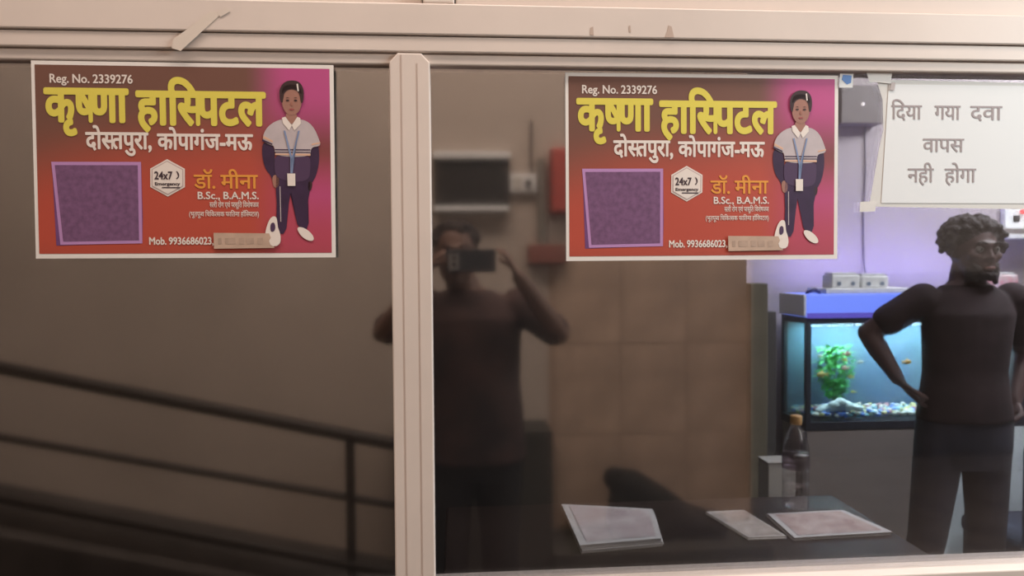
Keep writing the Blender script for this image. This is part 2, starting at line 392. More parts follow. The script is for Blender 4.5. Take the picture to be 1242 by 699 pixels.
    g('collar', [(868, 207), (880, 203), (902, 232), (893, 250), (872, 226)], INK_W, 7, 0)
    g('collar', [(932, 207), (922, 203), (902, 232), (911, 250), (934, 226)], INK_W, 7, 0)
    g('printed_hair', [(862, 150), (860, 108), (880, 84), (905, 79), (932, 84), (947, 110), (944, 152), (935, 160), (930, 118), (900, 108), (876, 122), (872, 160)], HAIR_P, 8)
    g('printed_face', oval(903, 152, 34, 46), SKIN_P, 7, 0)
    g('printed_fringe', [(868, 130), (872, 100), (903, 92), (934, 100), (940, 132), (925, 112), (903, 106), (880, 114)], HAIR_P, 8)
    g('hair_clip', [(921, 92), (926, 91), (929, 116), (924, 117)], INK_W, 9, 0)
    for ex in (889, 917): g('printed_eye', oval(ex, 148, 6, 3), HAIR_P, 9, 0); g('printed_brow', [(ex - 8, 140), (ex, 137), (ex + 8, 140), (ex, 139.5)], HAIR_P, 9, 0)
    g('printed_mouth', oval(903, 178, 9, 3), mat('ink_lips', (0.30, 0.07, 0.07), .5), 9, 0)
    g('printed_nose', [(901, 152), (905, 152), (909, 166), (898, 166)], mat('ink_nose', (0.33, 0.14, 0.10), .5), 9, 1)
    g('lanyard', [(873, 250), (879, 250), (903, 345), (899, 395), (895, 395), (896, 345)], BLUE_P, 8, 0)
    g('lanyard', [(930, 250), (924, 250), (898, 350), (899, 395), (903, 395), (905, 345)], BLUE_P, 8, 0)
    g('name_badge', [(884, 396), (912, 396), (912, 438), (885, 438)], INK_W, 9, 0)
    g('printed_shoe', [(820, 545), (845, 540), (846, 575), (858, 605), (856, 640), (826, 645), (812, 630), (800, 605)], INK_W, 5)
    g('shoe_shade', [(822, 565), (838, 562), (840, 590), (822, 598)], NAVY2_P, 6)
    g('printed_shoe', [(912, 580), (935, 578), (965, 598), (977, 622), (960, 628), (930, 612)], INK_W, 5)
    g('tape_strip', [(625, 598), (818, 600), (836, 650), (626, 652)], TAPE, 10, 0)
    g('printed_shoe_tip', [(815, 620), (850, 600), (858, 615), (852, 642), (824, 645)], INK_W, 11, 1)
    for k, (a_, b_) in enumerate(((640, 652), (664, 700), (712, 730), (738, 764), (776, 796))):
        poly('show_through_smudge', [(a_, 616), (b_, 615), (b_ + 1, 636), (a_ + 1, 637)], FAINT, root, L(11), P)
    return root
def dup(o, loc, rot=None):
    r = o.copy(); COL.objects.link(r); r.location = loc
    for ch in list(o.children): c = ch.copy(); COL.objects.link(c); c.parent = r
    return r
p1 = build_poster(); p1.location = (-0.635, -0.0155, 1.813); p1.rotation_euler = (0, 0.002, 0)
tag(p1, 'red hospital poster with printed child, stuck on the left pane', 'poster', 'hospital posters on the glass')
p2 = dup(p1, (0.181, -0.0045, 1.8085)); p2.rotation_euler = (0, -0.001, 0)
p1.scale = (0.985, 1, 0.985)
tag(p2, 'red hospital poster with printed child, stuck on the right pane beside the white notice', 'poster', 'hospital posters on the glass')

# ------------------------------------------------------------------ notice
nt = empty('notice', (0.70, -0.006, 1.60)); tag(nt, 'white paper notice in grey Hindi lettering taped at top right of the glass', 'notice')
def sheet_part(name, pts, y, th, m, parent, off):
    bm = bmesh.new(); f = bm.faces.new([bm.verts.new((x - off[0], y, z - off[2])) for x, z in pts])
    g = bmesh.ops.extrude_face_region(bm, geom=[f])
    for v in [e for e in g['geom'] if isinstance(e, bmesh.types.BMVert)]: v.co.y += th
    bmesh.ops.recalc_face_normals(bm, faces=bm.faces); bmesh.ops.triangulate(bm, faces=[f for f in bm.faces if len(f.verts) > 4])
    return obj(name, bm, m, parent)
NO = (0.70, -0.006, 1.60)
sheet_part('backing_sheet', [(0.692, 1.592), (1.045, 1.586), (1.045, 1.80), (0.703, 1.803), (0.714, 1.77), (0.716, 1.72), (0.709, 1.69)], 0.0, 0.0004, mat('ivory_backing_paper', (0.62, 0.60, 0.57), 0.7), nt, NO)
sheet_part('printed_sheet', [(0.713, 1.598), (1.03, 1.597), (1.03, 1.795), (0.724, 1.795)], -0.0008, 0.0004, SHEET, nt, NO)
GREY_INK = mat('grey_print', (0.31, 0.26, 0.26), 0.6)
for s, x0, x1, b, t in (('िदया', .729, .782, 1.7375, 1.7605), ('गया', .805, .850, 1.7375, 1.7605), ('दवा', .868, .924, 1.7375, 1.7605), ('वापस', .785, .857, 1.6835, 1.7055), ('नही', .759, .804, 1.6325, 1.6555), ('होगा', .824, .879, 1.6325, 1.6555)):
    text('notice_text', s, x0 - NO[0], x1 - NO[0], b - NO[2], t - NO[2], GREY_INK, nt, -0.0012, 0.008)
TAPE_C = glass('clear_adhesive_tape', (0.82, 0.80, 0.77), 0.06, 0.4)
TAPE_W = mat('whitish_tape', (0.66, 0.63, 0.60), 0.5)
sheet_part('tape', [(0.690, 1.799), (0.727, 1.796), (0.729, 1.815), (0.684, 1.816)], -0.0016, 0.0003, TAPE_W, nt, NO)
sheet_part('tape', [(0.675, 1.583), (0.702, 1.584), (0.704, 1.601), (0.676, 1.600)], -0.0016, 0.0003, TAPE_W, nt, NO)
sheet_part('tape_tab', [(0.725, 1.785), (0.733, 1.785), (0.735, 1.798), (0.728, 1.798)], -0.0022, 0.0003, mat('grey_tab', (0.42, 0.37, 0.36), 0.6), nt, NO)

st = empty('sticker', (0.645, -0.006, 1.79)); tag(st, 'small blue and white sticker on the glass above the poster corner', 'sticker')
sheet_part('sticker_base', [(0.639, 1.789), (0.662, 1.789), (0.663, 1.812), (0.640, 1.812)], 0, 0.0005, WHITE_P, st, (0.645, 0, 1.79))
sheet_part('sticker_print', [(0.643, 1.802), (0.652, 1.794), (0.659, 1.797), (0.660, 1.809), (0.645, 1.810)], -0.0003, 0.0002, mat('sticker_blue', (0.12, 0.25, 0.55), 0.5), st, (0.645, 0, 1.79))

# old tape and chips on the header
tp = empty('tape_strip', (-0.40, -0.0245, 1.86)); tag(tp, 'old yellowed clear tape strip crossing the header frame slantwise', 'tape')
sheet_part('tape', [(-0.425, 1.832), (-0.412, 1.828), (-0.358, 1.878), (-0.350, 1.886), (-0.366, 1.889), (-0.400, 1.862), (-0.422, 1.846)], -0.0005, 0.0004, mat('yellowed_tape', (0.63, 0.55, 0.475), 0.6), tp, (-0.40, 0, 1.86))
sheet_part('tape', [(-0.352, 1.880), (-0.337, 1.889), (-0.343, 1.895), (-0.358, 1.888)], -0.0007, 0.0004, mat('yellowed_tape_end', (0.62, 0.54, 0.47), 0.6), tp, (-0.40, 0, 1.86))
CHIP = mat('chipped_paint', (0.46, 0.35, 0.29), 0.8)
for k, pts in enumerate(([(0.339, 1.861), (0.354, 1.861), (0.350, 1.878), (0.345, 1.880), (0.343, 1.870)], [(0.218, 1.863), (0.224, 1.862), (0.223, 1.876), (0.219, 1.874)], [(0.281, 1.868), (0.284, 1.868), (0.283, 1.879), (0.281, 1.878)])):
    c = sheet_part('paint_chip', pts, -0.0246, 0.0004, CHIP, None, (0, 0, 0)); c.parent = win; c.matrix_parent_inverse = Matrix.Translation((0, 0, -0.95))

# ================================================================== ROOM BEHIND THE RIGHT PANE
# desk
dk = empty('desk', (0.5, 0.55, 0)); tag(dk, 'dark polished reception desk behind the right pane', 'desk')
def dp(name, *a, m=DESK, bev=0.004):
    o = box(name, *a, m, dk, bev); o.matrix_parent_inverse = Matrix.Translation((-0.5, -0.55, 0)); return o
dp('desk_top', -0.03, 1.125, 0.21, 0.93, 0.765, 0.80)
dp('side_panel', 1.085, 1.11, 0.23, 0.91, 0, 0.765); dp('side_panel', -0.02, 0.005, 0.23, 0.91, 0, 0.765)
dp('front_panel', 0.005, 1.085, 0.25, 0.27, 0.1, 0.765)
dp('drawer', 0.75, 1.08, 0.88, 0.90, 0.55, 0.75)

def stack(name, label, cat, corners, z0, h, n, m_edge, m_print, grp=None):
    cx = sum(c[0] for c in corners) / 4; cy = sum(c[1] for c in corners) / 4
    e = empty(name, (cx, cy, z0)); tag(e, label, cat, grp)
    bm = bmesh.new()
    for k in range(n):
        jx, jy = random.uniform(-.004, .004), random.uniform(-.004, .004); za, zb = h * k / n, h * (k + 0.85) / n
        lo = [bm.verts.new((c[0] - cx + jx, c[1] - cy + jy, za)) for c in corners]; hi = [bm.verts.new((c[0] - cx + jx, c[1] - cy + jy, zb)) for c in corners]
        bm.faces.new(lo[::-1]); bm.faces.new(hi)
        for i in range(4): bm.faces.new((lo[i], lo[(i + 1) % 4], hi[(i + 1) % 4], hi[i]))
    bmesh.ops.recalc_face_normals(bm, faces=bm.faces)
    obj('pages', bm, m_edge, e)
    bm = bmesh.new(); bm.faces.new([bm.verts.new(((c[0] - cx) * 0.86, (c[1] - cy) * 0.86, h + 0.0006)) for c in corners])
    bmesh.ops.recalc_face_normals(bm, faces=bm.faces); obj('printed_cover', bm, m_print, e)
    return e
PG = mat('page_edges', (0.62, 0.58, 0.56), 0.7)
stack('magazine', 'pale stapled magazine pile lying alone on the desk near the mullion', 'magazine', [(0.30, 0.866), (0.545, 0.80), (0.508, 0.582), (0.300, 0.556)], 0.80, 0.020, 5, PG, mat('mauve_print', (0.50, 0.40, 0.40), 0.6, col2=(0.66, 0.58, 0.57), scale=14))
stack('newspaper', 'folded beige newspaper on the desk between the lone magazine and the pink paper pile', 'newspaper', [(0.694, 0.80), (0.805, 0.805), (0.835, 0.60), (0.735, 0.60)], 0.80, 0.006, 2, mat('newsprint', (0.56, 0.50, 0.46), 0.8), mat('newsprint_text', (0.40, 0.33, 0.29), 0.8, col2=(0.56, 0.48, 0.44), scale=30))
stack('paper_pile', 'pile of pinkish printed papers on desk corner below the bottle', 'papers', [(0.853, 0.765), (1.075, 0.775), (1.112, 0.60), (0.845, 0.585)], 0.80, 0.008, 3, PG, mat('pinkish_print', (0.42, 0.29, 0.27), 0.7, col2=(0.62, 0.50, 0.47), scale=22))

# slumped dark sack on the plinth across the veranda
struct(box('wall_plinth', 0.40, 1.33, -2.1, -1.80, 0.0, 0.30, DARK_OUT))
bg = empty('sack', (0.88, -1.95, 0.30)); tag(bg, 'slumped dark sack on the low plinth, mirrored above the desk papers', 'sack')
bm = bmesh.new()
chain(bm, [((-0.20, 0, 0.27), 0.050), ((-0.12, 0, 0.235), 0.070), ((-0.02, 0, 0.16), 0.080), ((0.10, 0, 0.085), 0.070), ((0.26, 0.01, 0.055), 0.050)])
chain(bm, [((-0.16, 0, 0.08), 0.075), ((0.02, 0, 0.075), 0.072)]); chain(bm, [((-0.16, 0, 0.2), 0.06), ((-0.16, 0, 0.08), 0.075)])
fuse('sack_body', bm, mat('dark_sacking', (0.018, 0.014, 0.011), 0.9, noise=0.4, scale=15), bg, 0.010, 10)
tube('sack_cord', [(-0.235, 0.0, 0.27), (-0.22, 0.04, 0.31), (-0.19, 0.05, 0.325), (-0.17, 0.03, 0.31)], 0.006, BLACK, bg)
cb = empty('carton', (1.02, 0.99, 0.0)); tag(cb, 'tall pale carton standing behind the desk beside the pillar', 'box')
o = box('carton_body', 0.985, 1.075, 1.06, 1.14, 0.0, 0.86, mat('pale_card', (0.60, 0.57, 0.52), 0.8, noise=0.1), cb, 0.003); o.matrix_parent_inverse = Matrix.Translation((-1.02, -0.99, 0))
o = box('carton_flap', 0.983, 1.077, 1.058, 1.142, 0.86, 0.866, mat('pale_card_flap', (0.34, 0.31, 0.28), 0.8), cb, 0.001); o.matrix_parent_inverse = Matrix.Translation((-1.02, -0.99, 0))

# bottle
bt = empty('bottle', (0.951, 0.80, 0.808)); tag(bt, 'clear plastic water bottle with orange cap standing on the papers', 'bottle')
def lathe(name, prof, m, parent, seg=28):
    bm = bmesh.new(); R = []
    for r, z in prof: R.append([bm.verts.new((r * math.cos(2 * PI * k / seg), r * math.sin(2 * PI * k / seg), z)) for k in range(seg)])
    for a, b in zip(R, R[1:]):
        for k in range(seg): bm.faces.new((a[k], a[(k + 1) % seg], b[(k + 1) % seg], b[k]))
    bm.faces.new(R[0][::-1]); bm.faces.new(R[-1]); return obj(name, bm, m, parent, True)
lathe('bottle_body', [(0.030, 0), (0.036, 0.006), (0.0365, 0.06), (0.034, 0.066), (0.0365, 0.072), (0.0365, 0.10), (0.0345, 0.106), (0.0365, 0.112), (0.0365, 0.165), (0.034, 0.185), (0.024, 0.215), (0.014, 0.232), (0.0125, 0.245)], PET, bt)
lathe('bottle_cap', [(0.0155, 0.238), (0.0160, 0.240), (0.0160, 0.260), (0.0145, 0.2625)], mat('orange_cap', (0.62, 0.36, 0.14), 0.4), bt)
lathe('label_band', [(0.0370, 0.115), (0.0373, 0.117), (0.0373, 0.155), (0.0370, 0.157)], glass('bottle_label', (0.62, 0.56, 0.62), 0.1, 0.3), bt)

# ------------------------------------------------------------------ aquarium
AQ = (1.445, 1.75)
aq = empty('aquarium', (1.90, 1.85, 0.80)); tag(aq, 'lit glass aquarium with blue glowing hood behind the standing man', 'aquarium')
def ap(name, x0, x1, y0, y1, z0, z1, m, bev=0.002, parent=None):
    o = box(name, x0, x1, y0, y1, z0, z1, m, parent or aq, bev)
    o.matrix_parent_inverse = Matrix.Translation((-1.90, -1.85, -0.80)) if parent is None else Matrix.Identity(4)
    return o
X0, X1, Y0, Y1 = 1.445, 2.42, 1.75, 1.985
FR = mat('aquarium_black_frame', (0.03, 0.032, 0.045), 0.4)
ap('base_frame', X0, X1, Y0, Y1, 0.80, 0.835, FR); ap('top_frame', X0, X1, Y0, Y1, 1.245, 1.27, FR)
for x in (X0, X1 - 0.022):
    for y in (Y0, Y1 - 0.02): ap('corner_post', x, x + 0.022, y, y + 0.02, 0.835, 1.245, FR)
ap('front_glass', X0 + 0.022, X1 - 0.022, Y0 + 0.004, Y0 + 0.009, 0.835, 1.245, GLASS_CLEAR, 0)
ap('side_glass', X0 + 0.003, X0 + 0.008, Y0 + 0.02, Y1 - 0.02, 0.835, 1.245, glass('side_pane_teal', (0.80, 0.95, 0.93), 0.10, 0.25), 0)
ap('side_glass', X1 - 0.008, X1 - 0.003, Y0 + 0.02, Y1 - 0.02, 0.835, 1.245, GLASS_CLEAR, 0)
ap('back_panel', X0 + 0.004, X1 - 0.004, Y1 - 0.012, Y1 - 0.004, 0.835, 1.245, mat('blue_backdrop', (0.20, 0.27, 0.44), 0.7, col2=(0.22, 0.32, 0.36), scale=4), 0)
ap('water', X0 + 0.012, X1 - 0.012, Y0 + 0.012, Y1 - 0.014, 0.85, 1.232, WATER, 0)
HOOD = mat('glowing_blue_hood', (0.03, 0.05, 0.25), 0.4, emit=(0.17, 0.27, 1.0), estr=2.8)
ap('hood', X0, X1, Y0 - 0.003, Y1, 1.272, 1.366, HOOD, 0.006)
ap('hood_lower_strip', X0 + 0.001, X1 - 0.001, Y0 - 0.006, Y0 - 0.001, 1.268, 1.290, mat('violet_hood_strip', (0.06, 0.04, 0.25), 0.5, emit=(0.12, 0.10, 0.62), estr=1.8), 0.001)
ap('hood_end_cap', X0 - 0.012, X0 + 0.0, Y0, Y1 + 0.0, 1.275, 1.366, WHITE_P, 0.004)
LAMP = mat('aquarium_lamp_tube', (1, 1, 1), 0.4, emit=(0.72, 0.95, 1.0), estr=3)
ap('lamp_tube', X0 + 0.05, X1 - 0.05, 1.84, 1.865, 1.238, 1.2445, LAMP, 0)
# gravel, coral, plant (joined small pieces)
gcols = [(0.75, 0.75, 0.78), (0.10, 0.22, 0.65), (0.70, 0.62, 0.30), (0.55, 0.25, 0.30), (0.25, 0.5, 0.6), (0.8, 0.78, 0.7)]
bm = bmesh.new(); mats = [mat('gravel_%s' % n, c, 0.5) for n, c in zip(('white', 'blue', 'yellow', 'red', 'teal', 'cream'), gcols)]
for k in range(520):
    x, y = random.uniform(X0 + 0.03, X1 - 0.03), random.uniform(Y0 + 0.018, Y1 - 0.02); r = random.uniform(0.007, 0.013)
    n0 = len(bm.faces); bmesh.ops.create_icosphere(bm, subdivisions=1, radius=r, matrix=Matrix.Translation((x, y, 0.852 + random.uniform(0, 0.018))) @ Matrix.Diagonal((1.2, 1, .8, 1)))
    bm.faces.ensure_lookup_table(); mi = random.randrange(6)
    for f in bm.faces[n0:]: f.material_index = mi
g = obj('gravel', bm, None, aq); g['kind'] = 'stuff'; g.matrix_parent_inverse = Matrix.Translation((-1.90, -1.85, -0.80))
for m_ in mats: g.data.materials.append(m_)
def top(name, bm, m, label, cat, grp=None, smooth=True, kind=None):
    o = obj(name, bm, m, None, smooth); tag(o, label, cat, grp, kind); return o
bm = bmesh.new()
for k in range(34):
    a = random.uniform(0, PI); r = random.uniform(0, 0.08); ball(bm, (1.612 + r * math.cos(a) * 1.1, 1.797 + random.uniform(-.012, .012), 0.872 + 0.035 * (1 - r / 0.09) + random.uniform(0, .006)), random.uniform(0.014, 0.023), (1.2, 1, .8), 8)
top('coral_mound', bm, mat('white_coral', (0.72, 0.80, 0.80), 0.6), 'rounded white coral mound on the gravel below the green plant', 'coral')
pl = empty('aquarium_plant', (1.64, 1.885, 0.87)); tag(pl, 'bushy bright green plant in the middle of the aquarium', 'plant')
LEAFM = mat('bright_green_leaf', (0.10, 0.55, 0.12), 0.5, col2=(0.20, 0.75, 0.25), scale=30)
bm = bmesh.new(); cone(bm, (0, 0, 0), 0.006, (0, 0, 0.20), 0.004, 8); obj('stem', bm, mat('green_stem', (0.10, 0.30, 0.12), .5), pl)
bm = bmesh.new()
for k in range(420):
    h = random.uniform(0.04, 0.26); wdt = 0.075 * math.sin(min(1, h / 0.22) * PI * 0.62) + 0.004
    if h < 0.13: wdt *= 0.8
    a = random.uniform(0, 2 * PI); rr = wdt * math.sqrt(random.random())
    mt = Matrix.Translation((rr * math.cos(a), rr * math.sin(a) * 0.5, h)) @ Matrix.Rotation(a, 4, 'Z') @ Matrix.Rotation(random.uniform(-1, .8), 4, 'Y')
    q = [(0, 0, 0), (0.012, 0.012, 0.001), (0.030, 0, -0.003), (0.012, -0.012, 0.001)]
    bm.faces.new([bm.verts.new(mt @ Vector(p)) for p in q])
lf = obj('leaf_mass', bm, LEAFM, pl); lf['kind'] = 'stuff'
def fish(x, y, z, s, m, lab, flip=1):
    e = empty('fish', (x, y, z)); tag(e, lab, 'fish', 'fish in the aquarium')
    bm = bmesh.new(); ball(bm, (0, 0, 0), s, (1, 0.35, 0.62), 14); cone(bm, (flip * s * 0.7, 0, 0), s * 0.3, (flip * s * 1.15, 0, 0), s * 0.1, 8)
    obj('body', bm, m, e, True)
    def fin(n, pts):
        bm = bmesh.new(); vs = [bm.verts.new((a * s * flip, sgn * 0.0012, b * s)) for sgn in (-1, 1) for a, b in pts]; k = len(pts)
        bm.faces.new(vs[:k]); bm.faces.new(vs[k:][::-1])
        for i in range(k): bm.faces.new((vs[i], vs[(i + 1) % k], vs[k + (i + 1) % k], vs[k + i]))
        bmesh.ops.recalc_face_normals(bm, faces=bm.faces); obj(n, bm, m, e)
    fin('tail_fin', [(1.0, 0.1), (1.7, 0.6), (1.5, 0), (1.7, -0.6), (1.0, -0.1)]); fin('dorsal_fin', [(-0.3, 0.5), (0.2, 1.0), (0.6, 0.4)])
    for sg in (-1, 1):
        bm = bmesh.new(); ball(bm, (-flip * s * 0.6, sg * s * 0.27, s * 0.1), s * 0.1, seg=8); obj('eye', bm, BLACK, e, True)
FO = mat('fish_orange', (0.85, 0.40, 0.10), 0.4); FY = mat('fish_yellow', (0.85, 0.62, 0.18), 0.4); FP = mat('fish_pink', (0.85, 0.42, 0.38), 0.4); FW = mat('fish_white', (0.8, 0.8, 0.7), 0.4)
for a in ((1.523, 1.775, 1.030, .019, FY, 'plump yellow fish left of the green plant', 1), (1.624, 1.775, 1.055, .013, FP, 'pink fish in front of the middle of the plant'), (1.637, 1.775, 1.115, .014, FP, 'pink fish at the top of the green plant', -1),
          (1.648, 1.775, 1.018, .011, FY, 'small yellow fish low in front of the plant'), (1.627, 1.772, 1.09, .010, FY, 'small yellow fish just below the plant top', -1), (1.695, 1.775, 1.08, .012, FW, 'whitish fish right of the plant top', -1),
          (1.523, 1.79, 1.105, .010, FW, 'small pale fish left of the plant top'), (1.66, 1.775, 0.955, .010, FY, 'small fish near the gravel below the plant'), (1.90, 1.775, 1.077, .016, FO, 'orange fish beside the elbow of the man', -1)):
    fish(*a)
# cabinet under the tank
ck = empty('aquarium_cabinet', (1.9, 1.85, 0)); tag(ck, 'low cabinet with taupe and white doors carrying the aquarium', 'cabinet')
def cp(name, *a, m, bev=0.003):
    o = box(name, *a, m, ck, bev); o.matrix_parent_inverse = Matrix.Translation((-1.9, -1.85, 0)); return o
TAUPE = mat('taupe_laminate', (0.30, 0.25, 0.23), 0.6, noise=0.12, scale=4); BW = mat('bluish_white_laminate', (0.82, 0.90, 0.93), 0.5)
cp('carcass', 1.45, 2.41, 1.77, 1.98, 0.13, 0.798, m=TAUPE)
cp('door', 1.452, 1.93, 1.752, 1.769, 0.14, 0.797, m=TAUPE); cp('door', 1.936, 2.41, 1.752, 1.769, 0.14, 0.797, m=BW)
cp('plinth', 1.46, 2.40, 1.79, 1.97, 0.0, 0.13, m=BW)
cp('stand_post', 1.355, 1.377, 1.93, 1.95, 0.0, 0.84, m=FR)
cp('stand_post', 1.430, 1.449, 1.745, 1.765, 0.0, 0.798, m=FR)
# things on the hood
tr = box('tray', 1.535, 1.90, 1.765, 1.93, 1.367, 1.390, WHITE_P, None, 0.004); tag(tr, 'flat white tray lying on the aquarium hood', 'tray')
def adapter(x0, x1, z0, z1, lab, name='power_adapter', m=WHITE_P, y0=1.79, y1=1.88):
    e = empty(name, ((x0 + x1) / 2, (y0 + y1) / 2, z0)); tag(e, lab, 'adapter', 'adapters on the aquarium hood')
    w_, d_, h_ = (x1 - x0) / 2, (y1 - y0) / 2, z1 - z0
    box('housing', -w_, w_, -d_, d_, 0, h_, m, e, 0.006)
    for k in (-0.5, 0.5): bm = bmesh.new(); cone(bm, (k * w_, -d_ - 0.004, h_ * 0.35), 0.009, (k * w_, -d_ + 0.002, h_ * 0.35), 0.009, 12); obj('knob', bm, mat('knob_grey', (0.18, 0.22, 0.30), 0.5), e)
    bm = bmesh.new(); bx(bm, -w_ * 0.9, w_ * 0.9, -d_ * 0.7, d_ * 0.7, h_, h_ + 0.010, 0.003); obj('lid', bm, mat('lid_grey', (0.55, 0.55, 0.56), .5), e)
adapter(1.575, 1.695, 1.39, 1.445, 'white power adapter box on the tray, the left one of the pair'); adapter(1.705, 1.822, 1.39, 1.440, 'white power adapter box on the tray, nearer the man')
adapter(2.235, 2.40, 1.366, 1.440, 'white and red adapter box right of the head of the man', m=mat('white_red_card', (0.70, 0.20, 0.22), 0.5, col2=(0.78, 0.78, 0.78), scale=18))
bm = bmesh.new(); chain(bm, [((1.47, 1.80, 1.372), 0.006), ((1.50, 1.79, 1.385), 0.008), ((1.525, 1.80, 1.372), 0.006)]); top('plug', bm, mat('dark_blue_plug', (0.03, 0.03, 0.12), .5), 'small dark plug lying at the left end of the hood', 'plug')

# ------------------------------------------------------------------ on the back wall
sb = empty('stabilizer_box', (1.83, 2.06, 2.12)); tag(sb, 'brownish grey wall box with a tiny light beside the notice', 'box')
box('housing', -0.10, 0.10, -0.045, 0.04, 0.0, 0.17, mat('grey_brown_metal', (0.16, 0.13, 0.125), 0.5), sb, 0.005)
bm = bmesh.new(); ball(bm, (0.0, -0.047, 0.085), 0.008, seg=10); obj('indicator_lamp', bm, mat('white_indicator', (1, 1, 1), .4, emit=(1, .9, .85), estr=1.6), sb)
cbm = tube('wall_cable', [(1.888, 2.094, 2.12), (1.892, 2.094, 1.9), (1.884, 2.094, 1.7), (1.888, 2.094, 1.5), (1.885, 2.06, 1.39)], 0.004, mat('grey_cable', (0.25, 0.22, 0.25), .6)); tag(cbm, 'thin grey cable running down the wall to the aquarium', 'cable')
sw = empty('switch_board', (2.66, 2.09, 1.66)); tag(sw, 'pale switch board with red glowing lamp at the right frame edge', 'switchboard')
box('back_plate', -0.11, 0.16, -0.025, 0.008, -0.01, 0.10, WHITE_P, sw, 0.004)
bm = bmesh.new(); ball(bm, (-0.025, -0.032, 0.070), 0.013, seg=12); obj('red_lamp', bm, mat('red_lamp_glow', (1, 0.1, 0.1), .4, emit=(1.0, 0.08, 0.08), estr=2.6), sb if False else sw, True)
for k in (-0.07, 0.04, 0.09): o = box('switch', k, k + 0.03, -0.031, -0.024, 0.02, 0.05, BLACK if k < 0 else WHITE_P, sw, 0.002)
shf = empty('wall_shelf', (2.7, 2.02, 1.60)); tag(shf, 'narrow white wall shelf below the red lamp', 'shelf')
box('shelf_board', -0.22, 0.4, -0.06, 0.08, 0.0, 0.02, WHITE_P, shf, 0.003); box('bracket', 0.0, 0.02, -0.03, 0.08, -0.06, 0.0, WHITE_P, shf, 0.002)
c2 = tube('hanging_cord', [(2.475, 2.09, 1.598), (2.485, 2.09, 1.52), (2.50, 2.06, 1.44), (2.48, 1.97, 1.38)], 0.004, mat('dark_cord', (0.06, 0.05, 0.08), .6)); tag(c2, 'dark cord hanging from the shelf behind the shoulder', 'cord')

# chair at right edge
chr_ = empty('visitor_chair', (2.32, 1.52, 0)); tag(chr_, 'dark blue upholstered chair at the right edge beside the man', 'chair')
NAVY = mat('dark_blue_fabric', (0.035, 0.04, 0.065), 0.9, noise=0.2, scale=20)
def bm_round(x0, x1, z0, z1, r, y0, y1):
    bm = bmesh.new(); pts = []
    for cx, cz, a0 in ((x1 - r, z1 - r, 0), (x0 + r, z1 - r, 90), (x0 + r, z0 + r, 180), (x1 - r, z0 + r, 270)):
        for k in range(7): a = math.radians(a0 + 15 * k); pts.append((cx + r * math.cos(a), cz + r * math.sin(a)))
    f = bm.faces.new([bm.verts.new((x, y0, z)) for x, z in pts]); g = bmesh.ops.extrude_face_region(bm, geom=[f])
    for v in [e for e in g['geom'] if isinstance(e, bmesh.types.BMVert)]: v.co.y = y1
    bmesh.ops.recalc_face_normals(bm, faces=bm.faces)
    bmesh.ops.bevel(bm, geom=[e for e in bm.edges if abs(e.verts[0].co.y - e.verts[1].co.y) < 1e-6], offset=0.012, segments=2, profile=.5, affect='EDGES'); return bm
obj('backrest', bm_round(-0.235, 0.235, 0.33, 0.86, 0.07, -0.19, -0.15), NAVY, chr_, True)
obj('seat', bm_round(-0.22, 0.22, 0.37, 0.45, 0.03, -0.14, 0.2), NAVY, chr_, False)
for x in (-0.2, 0.2):
    for y in (-0.13, 0.18): box('leg', x - 0.012, x + 0.012, y - 0.012, y + 0.012, 0, 0.38, BLACK, chr_, 0.002)

# ================================================================== PEOPLE
def hand(bm, wrist, d, palm_n, side, s=1.0, curl=0.5):
    """d: direction of the fingers, palm_n: palm normal, side: towards the thumb"""
    W, D, N, T = Vector(wrist), Vector(d).normalized(), Vector(palm_n).normalized(), Vector(side).normalized()
    for t in (-0.026, -0.009, 0.009, 0.026): capsule(bm, W + T * t * 0.6 * s, 0.014 * s, W + D * 0.085 * s + T * t * s, 0.0115 * s, 10)
    for t, L_ in ((0.030, 0.068), (0.010, 0.078), (-0.010, 0.072), (-0.029, 0.056)):
        p = W + D * 0.088 * s + T * t * s; a = 0.0; r = 0.0092
        for f in (0.42, 0.32, 0.26):
            q = p + (D * math.cos(a) + N * math.sin(a)) * L_ * f * s; capsule(bm, p, r * s, q, r * 0.9 * s, 8); p = q; a += curl; r *= 0.9
    p = W + D * 0.02 * s + T * 0.03 * s
    for f, v in ((0.045, D * 0.5 + T * 0.75 + N * 0.3), (0.032, D * 0.8 + T * 0.35 + N * 0.5), (0.026, D * 0.9 + N * 0.6)):
        q = p + v.normalized() * f * s; capsule(bm, p, 0.0125 * s, q, 0.0105 * s, 8); p = q
